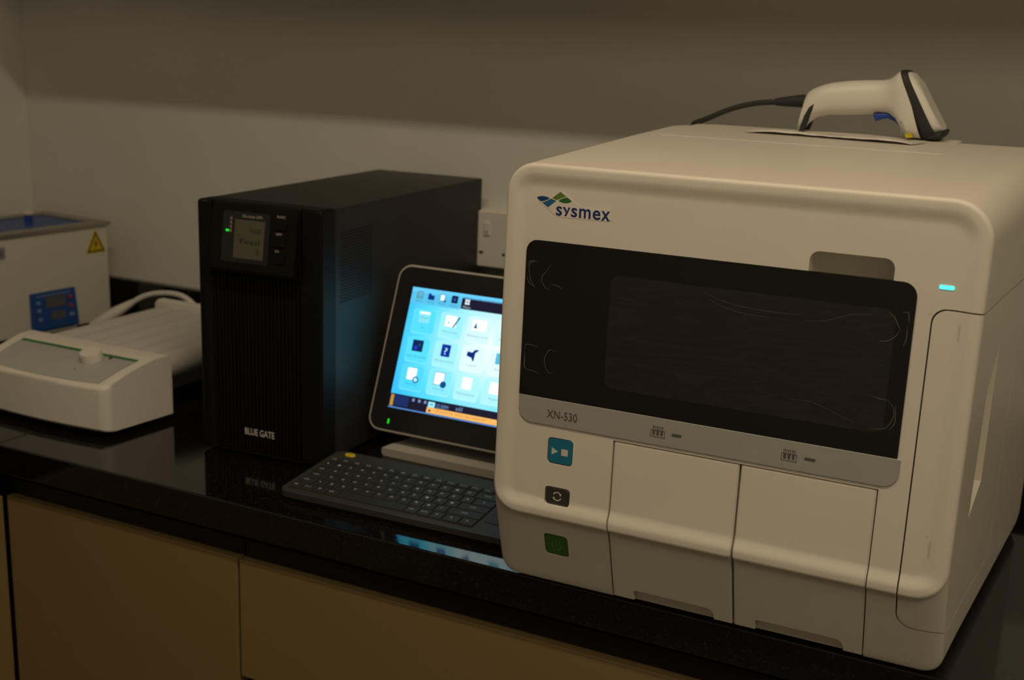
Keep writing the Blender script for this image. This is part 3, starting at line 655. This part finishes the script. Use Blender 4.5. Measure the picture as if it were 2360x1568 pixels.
for r in range(3):
    for c in range(5):
        cx, cz = TX[c], TZ[r]; g = bgc(cx, cz); lab = cz - .0135
        rim_c = tuple(round(min(1., v + .08 * (1.05 - v)), 3) for v in g); in_c = tuple(round(v * .98, 3) for v in g)
        ui('menu_tile', cx - .0180, min(cx + .0180, S1 - .002), cz - .0225, cz + .0130, rim_c, 1.02, 1, .004)
        ui('menu_tile', cx - .0172, min(cx + .0172, S1 - .002), cz - .0205, cz + .0124, in_c, 1.02, 2, .004)
        nm = NAMES[r][c]; w = min(.031, .0026 * len(nm)); uit(nm, cx - w / 2, lab - .0015, w, .0032, tuple(round(v * .45, 3) for v in g), 1, 3)
        if (r, c) == (0, 0): ui('menu_icon', cx - .0085, cx + .0085, cz - .006, cz + .0085, (.25, .78, .88), 1, 4); ui('menu_icon', cx - .0085, cx + .0085, cz + .006, cz + .0095, WH, 1.2, 5); [uip('menu_icon', [(cx - .007 + .0047 * k, cz - .001 + .003 * (k % 2)), (cx - .007 + .0047 * (k + 1), cz - .001 + .003 * ((k + 1) % 2)), (cx - .007 + .0047 * (k + 1), cz - .0002 + .003 * ((k + 1) % 2)), (cx - .007 + .0047 * k, cz - .0002 + .003 * (k % 2))], (.03, .35, .45), 1, 6) for k in range(3)]
        elif (r, c) == (0, 1): ui('menu_icon', cx - .010, cx + .007, cz - .006, cz + .009, (1, 1, 1), 1.25, 4); uip('menu_icon', [(cx + .0020, cz - .0065), (cx + .0045, cz - .0065), (cx + .0125, cz + .0085), (cx + .0100, cz + .0085)], (.0, .10, .20), 1, 6); ui('menu_icon', cx - .0060, cx - .0030, cz - .002, cz + .001, (.1, .55, .75), 1, 5)
        elif (r, c) == (0, 2): ui('menu_icon', cx - .011, cx + .011, cz - .006, cz + .009, (1, 1, 1), 1.3, 4, .001); uip('menu_icon', [(cx - .0085, cz - .003), (cx - .0020, cz - .003), (cx - .0035, cz + .0005), (cx - .0070, cz + .0005)], (.01, .12, .30), 1, 5); ui('menu_icon', cx - .0065, cx - .0040, cz + .0005, cz + .0040, (.01, .12, .30), 1, 5)
        elif (r, c) == (1, 0): ui('menu_icon', cx - .0095, cx + .0075, cz - .0065, cz + .0095, (.004, .02, .10), 1, 4); ui('menu_icon', cx - .0055, cx - .0015, cz - .004, cz + .001, (.01, .05, .75), 1, 5); ui('menu_icon', cx + .0005, cx + .0030, cz + .001, cz + .005, (.01, .10, .12), 1, 5)
        elif (r, c) == (1, 1): ui('menu_icon', cx - .0070, cx + .0070, cz - .0075, cz + .0095, (.0, .03, .32), 1, 4, .001); uit('?', cx - .0022, cz - .0045, .0048, .0095, (.45, .75, .95), 1, 5)
        elif (r, c) == (1, 2): uip('menu_icon', [(cx - .010, cz - .001), (cx - .002, cz - .003), (cx, cz - .007), (cx + .002, cz - .007), (cx + .0025, cz + .004), (cx + .007, cz + .0078), (cx + .007, cz + .0090), (cx + .001, cz + .0085), (cx - .0020, cz + .0045), (cx - .0095, cz + .0050)], (.0, .02, .20), 1, 4)
        elif r == 2:
            ui('menu_icon', cx - .0085, cx + .0065, cz - .007, cz + .0095, (.9, 1, 1), 1.15, 5, .001)
            if c in (0, 1): ui('menu_icon', cx - .0092, cx + .0072, cz - .0077, cz + .0102, (.10, .50, .65) if c == 0 else (.01, .14, .35), 1, 4, .001)
            if c in (0, 1, 5): obj('menu_icon', ([mp(cx + .0065 + .0048 * math.cos(2 * PI * k / 14), cz - .0062 + .0048 * math.sin(2 * PI * k / 14), -.0016) for k in range(14)], [tuple(range(14))]), em((.0, .08, .25), 1), scr)
            if c == 0: obj('menu_icon', ([mp(cx + .0065 + .0030 * math.cos(2 * PI * k / 14), cz - .0062 + .0030 * math.sin(2 * PI * k / 14), -.0018) for k in range(14)], [tuple(range(14))]), em((.45, .9, 1), 1), scr)
        else: ui('menu_icon', cx - .008, cx + .008, cz - .006, cz + .009, (.1, .5, .7), 1, 4, .001)
ui('status_bar', S0, S1, T0, .0545, (.010, .010, .028), .9)
ui('status_bar_edge', S0, S1, T0, .0362, (.10, .28, .70), .9, 2)
ui('status_block', .0300, .0350, .0372, .0530, (.55, .30, .06), .9, 2)
ui('status_block', .0365, .0590, .0385, .0530, (.012, .03, .14), .9, 2)
for a in (.0640, .0735, .0830): ui('status_icon', a, a + .0040, .0480, .0520, (.25, .33, .62), .8, 2)
ui('status_block', .0900, .1005, .0445, .0520, (.35, .85, 1.), 1, 2); ui('status_icon', .0925, .0975, .0478, .0490, (.02, .08, .2), 1, 3)
uit('02:30PM', .1030, .0450, .0185, .0058, (.16, .30, .62), .9)
uit('add', .1330, .0465, .0100, .0060, (.20, .33, .62), .9)
ui('alert_bar', .0890, S1, .0366, .0443, (1., .52, .14), .95, 3)
uit('CELLPACK DCL has expired', .1000, .0386, .0800, .0038, (.42, .16, .03), .9, 4)
uip('alert_icon', [(.0915, .0385), (.0965, .0385), (.0940, .0425)], (.02, .02, .05), 1, 4)
obj('power_led', prism_bm(rrect(.0328, .0350, .0115, .0185, .001, 3), mp, -.0014, 0), mat('monitor_led', (0, .4, 0), .4, emit=(.02, .80, .02), estr=.8), MT)
# foot: plate narrowing into a neck behind the screen
cxm = MW / 2
st_ = [(-.0070, .1150, .0005, .0118), (-.0055, .1162, .0002, .0126), (.006, .1130, .0002, .0136), (.020, .1030, .0002, .0165), (.034, .0910, .0002, .0215), (.048, .0820, .0010, .030), (.062, .0765, .0040, .043), (.075, .0730, .0100, .062), (.086, .0710, .0200, .088), (.094, .0700, .0350, .115)]
obj('stand_base', loft([[(cxm + a, y, z) for a, z in rrect(-w, w, z0, z1, min(.004, (z1 - z0) * .45), 4)] for y, w, z0, z1 in st_]), mat('stand_plastic', (.46, .43, .39), .4), MT, True, angle=50)
obj('stand_neck', loft([[(cxm - .045, .070, .008), (cxm + .045, .070, .008), (cxm + .045, .110, .008), (cxm - .045, .110, .008)], [(cxm - .040, .078, .09), (cxm + .040, .078, .09), (cxm + .040, .102, .09), (cxm - .040, .102, .09)], [(cxm - .038, .092, .15), (cxm + .038, .092, .15), (cxm + .038, .112, .15), (cxm - .038, .112, .15)]]), M_silver, MT)
obj('hinge_bar', tube([(cxm - .030, .030, .030), (cxm + .070, .030, .030)], .0085, 14), M_black, MT, True)

# ------------------------------------------------------------------ keyboard
KB = thing('keyboard', 'compact dark grey wireless keyboard with a yellow button at one corner', 'keyboard', (.4405, .0350, Z0), .0271)
KW, KD = .335, .140
kz = lambda b: .0118 + .07 * b
M_kb = mat('keyboard_graphite', (.040, .037, .033), .6, spec=.25)
M_key = mat('key_graphite', (.028, .027, .025), .6, spec=.25)
M_leg = mat('key_legend', (.55, .53, .50), .6)
bm = prism_bm(rrect(0, KW, 0, KD, .014, 6), lambda a, b, d: (a, b, (.0045 + .04 * b if d else kz(b))), 0, 1)
obj('body', bm, M_kb, KB)
bm2 = prism_bm(rrect(.001, KW - .001, .001, KD - .001, .013, 6), lambda a, b, d: (a, b, .0008 if d else .0055 + .05 * b), 0, 1)
obj('lower_shell', bm2, M_black, KB)
KEYM = {}
P = .01735
def key(a0, a1, b0, b1, leg=None, lw=.0035, lh=.0036, wide=False):
    w, h = a1 - a0 - .0016, b1 - b0 - .0016; k = (round(w, 4), round(h, 4)); cx, cy = (a0 + a1) / 2, (b0 + b1) / 2
    if k not in KEYM:
        v = []; f = []
        for (iw, ih, zz) in ((0, 0, -.001), (0, 0, .0010), (.0009, .0009, .0019)):
            v += [(-w / 2 + iw, -h / 2 + ih, zz), (w / 2 - iw, -h / 2 + ih, zz), (w / 2 - iw, h / 2 - ih, zz), (-w / 2 + iw, h / 2 - ih, zz)]
        for q in (0, 4):
            for i in range(4): f.append((q + i, q + (i + 1) % 4, q + 4 + (i + 1) % 4, q + 4 + i))
        f.append((8, 9, 10, 11)); f.append((3, 2, 1, 0))
        KEYM[k] = obj('key', (v, f), M_key, KB); o = KEYM[k]
    else: o = share(KEYM[k], KB, (0, 0, 0), name='key')
    o.location = (cx, cy, kz(cy)); o.rotation_euler = (math.atan(.07), 0, 0)
    if leg: lettering('legend', leg, o, M_leg, (-min(lw, w * .8) / 2 - (0 if wide else .0012), -.0012, .0021), (1, 0, 0), (0, 1, 0), w=min(lw, w * .8), h=lh)
    return o
def row(b, h, keys, a=.0065):
    for s, wd in keys:
        n = len(s) if s else 0
        key(a, a + wd * P, b, b + h, s, {0: 0, 1: .0036, 2: .0055, 3: .007}.get(n, .0085), .0036 if n < 3 else .003)
        a += wd * P
HR = .0177
row(.0120, HR, [('fn', 1), ('ctrl', 1), ('o', 1), ('alt', 1.05), (None, 5.5), ('alt', 1), ('ctrl', 1), ('<', 1), ('^', 1.25), ('>', 1.2)])
row(.0120 + HR, HR, [('shift', 1.35)] + [(c, 1) for c in '\\zxcvbnm,./'] + [('shift', 2.65)])
row(.0120 + 2 * HR, HR, [('caps', 1.65)] + [(c, 1) for c in "asdfghjkl;'"] + [('enter', 2.35)])
row(.0120 + 3 * HR, HR, [('tab', 1.3)] + [(c, 1) for c in 'qwertyuiop[]'] + [('\\', 1.7)])
row(.0120 + 4 * HR, HR, [('`', 1)] + [(c, 1) for c in '1234567890-='] + [('back', 2)])
row(.0125 + 5 * HR, .0128, [('esc', 1)] + [('F%d' % i, 1) for i in range(1, 13)] + [('ins', 1), ('del', 1)])
yb = obj('click_button', lathe([(.001, .0022), (.0070, .0020), (.0078, .0010), (.0078, -.001)], 24), M_yellow, KB, True); yb.location = (.0240, .1295, kz(.1295)); yb.scale = (1, .62, 1); yb.rotation_euler = (math.atan(.07), 0, 0); yb['label'] = 'yellow oval click button'
lettering('legend', 'v', yb, M_black, (-.0018, -.0015, .0024), (1, 0, 0), (0, 1, 0), w=.0036, h=.003)
obj('touchpad', prism_bm(rrect(.2720, .3290, .030, .112, .004), lambda a, b, d: (a, b, kz(b) + d), .0006, -.001), M_key, KB)
obj('touchpad_mark', prism_bm([(.2810, .0535), (.2860, .0535), (.2860, .0545), (.2810, .0545)], lambda a, b, d: (a, b, kz(b) + d), .0010, .0004), M_yellow, KB)

# ------------------------------------------------------------------ roller mixer
RM = thing('roller_mixer', 'white tube roller mixer with grey sloping panel, green stripe and round knob', 'mixer', (-.018, .14, Z0))
ox, oy = -.018, .14
def box_pt(e, y, z):                                        # e in -1..1 across the width; the box is a little narrower in front
    hw = .1265 + (.1385 - .1265) * (y - .08) / .125
    return (e * hw, y - oy, z)
NE = 32; ES = []
for i in range(NE + 1):
    t = -1 + 2 * i / NE; ES.append(math.sin(t * PI / 2) ** 1 if False else (t * 1.0))
ES = sorted(set([-1, -.998, -.992, -.98, -.965, -.945, -.92] + [-.9 + .1 * i for i in range(19)] + [.92, .945, .965, .98, .992, .998, 1]))
def yfront(e):
    y = .0755 + .0085 * e * e
    if abs(e) > .90: q = (abs(e) - .90) / .10; y += .0125 * (1 - math.sqrt(max(0, 1 - q * q)))
    return y
def zslope(y): return .0755 + (y - .080) * (.0985 - .0755) / (.170 - .080)
loops = []
for e in ES:
    yf = yfront(e); p = [(yf + .004, .0105), (yf, .0145), (yf, .070)]
    p += [(yf + .0015, .0742), (yf + .0050, zslope(yf + .005) + .0002)]
    for s in (.25, .5, .75): y = yf + .005 + (.164 - yf - .005) * s; p.append((y, zslope(y) + .0022 * math.sin(PI * s)))
    p += [(.164, .0975), (.170, .0992), (.178, .1000), (.199, .1000), (.2035, .0985), (.2045, .094), (.2045, .0105)]
    loops.append([box_pt(e, y, z) for y, z in p])
cb = obj('control_box', loft(loops), M_white2, RM, True, angle=40); fix(cb)
def on_slope(e, s, off=.0006):
    yf = yfront(e); y = yf + .008 + (.1655 - yf - .008) * s; z = zslope(y) + .0022 * math.sin(PI * max(0, min(1, (y - yf - .005) / (.164 - yf - .005)))) + off
    return box_pt(e, y, z)
def slope_patch(name, e0, e1, s0, s1, m, off, parent, ne=24, ns=6):
    v = [on_slope(e0 + (e1 - e0) * i / ne, s0 + (s1 - s0) * j / ns, off) for j in range(ns + 1) for i in range(ne + 1)]
    f = [(j * (ne + 1) + i, j * (ne + 1) + i + 1, (j + 1) * (ne + 1) + i + 1, (j + 1) * (ne + 1) + i) for j in range(ns) for i in range(ne)]
    return obj(name, (v, f), m, parent, True)
gp = slope_patch('control_panel', -.86, .86, .0, .88, mat('panel_grey_film', (.40, .405, .40), .45), .0008, cb)
slope_patch('green_stripe', -.86, .86, .885, .972, mat('green_stripe_ink', (.02, .17, .045), .5), .0009, cb, ns=1)
nrm = Vector((0, -.25, .97)).normalized()
kx, ky = .030 - ox, .1400 - oy
kn = obj('knob', lathe([(.0160, -.001), (.0160, .006), (.0156, .0135), (.0148, .0150), (.001, .0155)], 32, axis=nrm, org=(kx, ky, zslope(.14) + .0015)), M_white2, RM, True, angle=45)
obj('knob_skirt', lathe([(.0175, -.001), (.0175, .0010), (.016, .0014)], 32, axis=nrm, org=(kx, ky, zslope(.14) + .0017)), M_midgrey, RM, True)
obj('power_lamp', lathe([(.0030, 0), (.0030, .0012), (.002, .0016)], 12, axis=nrm, org=(kx + .0235, ky + .0125, zslope(.1525) + .0022)), M_dkgrey, RM, True)
obj('dial_mark', lathe([(.0012, 0), (.0012, .0006)], 8, axis=nrm, org=(kx - .004, ky - .030, zslope(.110) + .0026)), M_dkgrey, RM)
rol = None
for i in range(6):
    x = -.112 + i * .0432
    if rol is None:
        prof = [(.004, 0), (.0190, .0005), (.0205, .003), (.0205, .262), (.0190, .2655), (.004, .266)]
        rol = obj('roller', lathe(prof, 28, axis=(0, 1, 0), org=(0, 0, 0)), mat('roller_rubber', (.52, .50, .475), .55), RM, True, angle=40); rol.location = (x, .2047 - oy, .0725)
    else: share(rol, RM, (x, .2047 - oy, .0725))
notch = [(-.140, .030), (-.140, .094), (-.134, .101)]
for i in range(6):
    x = -.112 + i * .0432
    notch += [(x - .012, .101), (x - .007, .093), (x + .007, .093), (x + .012, .101)] if False else []
notch += [(.124, .101), (.130, .094), (.130, .030)]
rb_ = obj('rear_bracket', prism_bm(notch, lambda a, b, d: (a, d, b), .472 - oy, .490 - oy, .002, 2), M_white2, RM, True)
for i in range(6): obj('roller_bearing', lathe([(.0075, 0), (.0075, .004), (.003, .005)], 14, axis=(0, -1, 0), org=(-.112 + i * .0432, .472 - oy, .0725)), M_midgrey, rb_, True)
obj('base_tray', box_bm(-.125, .060, .2046 - oy, .485 - oy, .012, .034, .003, 2), M_white2, RM, True)
for x in (-.10, .04):
    for y in (.10, .46): obj('foot', lathe([(.007, 0), (.008, .002), (.008, .0125)], 12, org=(x, y - oy, 0)), M_rubber, RM, True)
wl = lambda x, y, z: Vector((x - ox, y - oy, z))
obj('power_cord', tube(spline([wl(-.270, .530, .068), wl(-.243, .540, .084), wl(-.206, .545, .093), wl(-.165, .545, .094), wl(-.135, .543, .083), wl(-.112, .540, .062), wl(-.095, .530, .042), wl(-.085, .51, .033), wl(-.08, .487, .033)], 6), .0050, 10), M_white2, RM, True)
pg = obj('plug', loft([[wl(-.345 + .078 * t, .505 + .027 * t, .016 + .054 * t) + Vector((math.cos(2 * PI * k / 14) * -.35, math.cos(2 * PI * k / 14) * .93, 0)) * w + Vector((math.sin(2 * PI * k / 14) * -.5, 0, math.sin(2 * PI * k / 14) * .85)) * h for k in range(14)] for t, w, h in ((0, .010, .007), (.04, .014, .011), (.35, .016, .012), (.60, .015, .012), (.80, .010, .009), (1., .0062, .0062))]), M_white2, RM, True, angle=50); fix(pg)
obj('inlet_socket', box_bm(-.280 - ox, -.220 - ox, .552 - oy, .600 - oy, .0005, .052, .004, 2), M_black, RM, True)

# ------------------------------------------------------------------ water bath
WB = thing('water_bath', 'white laboratory water bath with steel rim, blue lid and blue control panel', 'bath', (-.383, .595, Z0), -.105)
BL, BD = .36, .185
obj('housing', box_bm(-BD, 0, -BL, 0, .011, .1955, .004, 3), mat('cream_enamel', (.62, .595, .53), .4), WB, True)
rim = []
def ringbox(x0, x1, y0, y1, t, z0, z1):
    o_ = [(x0, y0), (x1, y0), (x1, y1), (x0, y1)]; i_ = [(x0 + t, y0 + t), (x1 - t, y0 + t), (x1 - t, y1 - t), (x0 + t, y1 - t)]
    return ring_bm(o_, i_, lambda a, b, d: (a, b, d), z0, z1)
r_ = obj('steel_rim', ringbox(-BD - .004, .004, -BL - .004, .004, .030, .195, .2015), M_steel, WB); fix(r_)
lidw = obj('lid', box_bm(-BD + .027, -.027, -BL + .027, -.027, .194, .1990, .002, 2), mat('blue_lid', (.02, .07, .28), .4), WB, True)
obj('lid_knob', lathe([(.0075, 0), (.0075, .014), (.009, .0145)], 18, org=(-.105, -.096, .199)), M_trig, lidw, True)
obj('knob_cap', lathe([(.0095, 0), (.0105, .003), (.007, .006), (.001, .0068)], 18, org=(-.105, -.096, .2134)), mat('pink_white_cap', (.66, .56, .52), .4), lidw, True)
cpn = obj('control_panel', loft([[(x, y, z) for x, z in ((0, .088), (.0035, .086), (.012, .020), (.0, .016))] for y in (-.180, -.084)]), mat('blue_panel', (.012, .065, .28), .45), WB); fix(cpn)
CB = lambda a, b, d=0.: (.0035 + (.086 - b) / .066 * .0085 + .0003 + d, a, b)
obj('panel_display', prism_bm([(-.150, .058), (-.108, .058), (-.108, .078), (-.150, .078)], CB, .0006, -.001), M_dkgrey, cpn)
obj('panel_display', prism_bm([(-.142, .036), (-.112, .036), (-.112, .050), (-.142, .050)], CB, .0006, -.001), M_dkgrey, cpn)
M_red = mat('red_button', (.42, .03, .035), .45); M_lblue = mat('pale_blue_print', (.16, .24, .42), .5)
for z in (.072, .056): obj('panel_button', lathe([(.0036, 0), (.0036, .0016), (.002, .002)], 14, axis=(1, 0, .13), org=CB(-.098, z)), M_red, cpn)
for z in (.070, .056, .040): obj('panel_mark', prism_bm(rrect(-.170, -.162, z - .003, z + .003, .002, 3), CB, .0006, -.001), M_lblue, cpn)
for z in (.040,): obj('panel_mark', prism_bm(rrect(-.104, -.092, z - .003, z + .003, .002, 3), CB, .0006, -.001), M_lblue, cpn)
obj('panel_heading', prism_bm([(-.168, .0805), (-.096, .0805), (-.096, .0825), (-.168, .0825)], CB, .0006, -.001), M_lblue, cpn)
obj('panel_foot_strip', box_bm(0, .0105, -.176, -.088, .011, .016, .001, 1), M_midgrey, cpn)
FB = lambda a, b, d=0.: (d, a, b)
tri = lambda s, cy=-.030, cz=.1600: [(cy - .0225 * s, cz - .0145 * s), (cy + .0225 * s, cz - .0145 * s), (cy, cz + .0300 * s)]
hz = obj('hazard_sticker', prism_bm(tri(1.), FB, .0008, .0001), mat('hazard_yellow', (.60, .42, .01), .5), WB)
t0, t1 = tri(.88), tri(.70)
obj('hazard_border', ([FB(a, b, .0010) for a, b in t0 + t1], [(0, 1, 4, 3), (1, 2, 5, 4), (2, 0, 3, 5)]), M_black, hz)
obj('hazard_symbol', ([FB(-.030 + a, .1600 + b, .0010) for a, b in ((.002, .012), (-.004, .001), (-.0005, .001), (-.003, -.008), (.004, .004), (.0005, .004))], [(0, 1, 2, 3, 4, 5)]), M_black, hz)
st = obj('name_label', prism_bm(rrect(-.300, -.2235, .158, .180, .001, 2), FB, .0008, .0001), mat('lilac_label', (.26, .25, .28), .5), WB)
lettering('label_letter', 'BATH E', st, mat('label_ink', (.03, .04, .08), .6), FB(-.292, .164, .0010), (0, 1, 0), (0, 0, 1), w=.060, h=.010) if False else lettering('label_letter', 'E', st, mat('label_ink', (.03, .04, .08), .6), FB(-.2345, .164, .0010), (0, 1, 0), (0, 0, 1), w=.0075, h=.010)
obj('lid_handle', tube(spline([(-.105, -.300, .199), (-.115, -.290, .222), (-.130, -.240, .232), (-.140, -.195, .222), (-.145, -.180, .199)], 6), .0042, 10), M_steel, lidw, True)
for x in (-.16, -.03):
    for y in (-.33, -.03): obj('foot', lathe([(.010, 0), (.011, .002), (.011, .0125)], 12, org=(x, y, 0)), M_rubber, WB, True)

# ------------------------------------------------------------------ wall socket
WS = thing('wall_socket', 'white surface mounted double wall socket behind the black power unit', 'socket', (.362, .65, Z0 + .205))
pt = obj('back_box', box_bm(0, .148, -.036, 0, 0, .092, .003, 2), M_white2, WS, True)
fp = obj('face_plate', box_bm(.001, .147, -.0425, -.0362, .001, .091, .002, 2), M_white2, WS, True)
for k in (0, 1):
    c = .043 + k * .062
    for (a0, a1, b0, b1) in ((c - .0026, c + .0026, .037, .048), (c - .0135, c - .0065, .022, .026), (c + .0065, c + .0135, .022, .026)):
        obj('pin_slot', box_bm(a0, a1, -.0432, -.0415, b0, b1), M_rubber, fp)
    obj('rocker_switch', box_bm(c + .014, c + .026, -.0450, -.042, .052, .074, .001, 1), M_white2, fp)
    obj('switch_mark', box_bm(c + .0175, c + .0225, -.0454, -.0449, .0560, .0600), M_midgrey, fp)
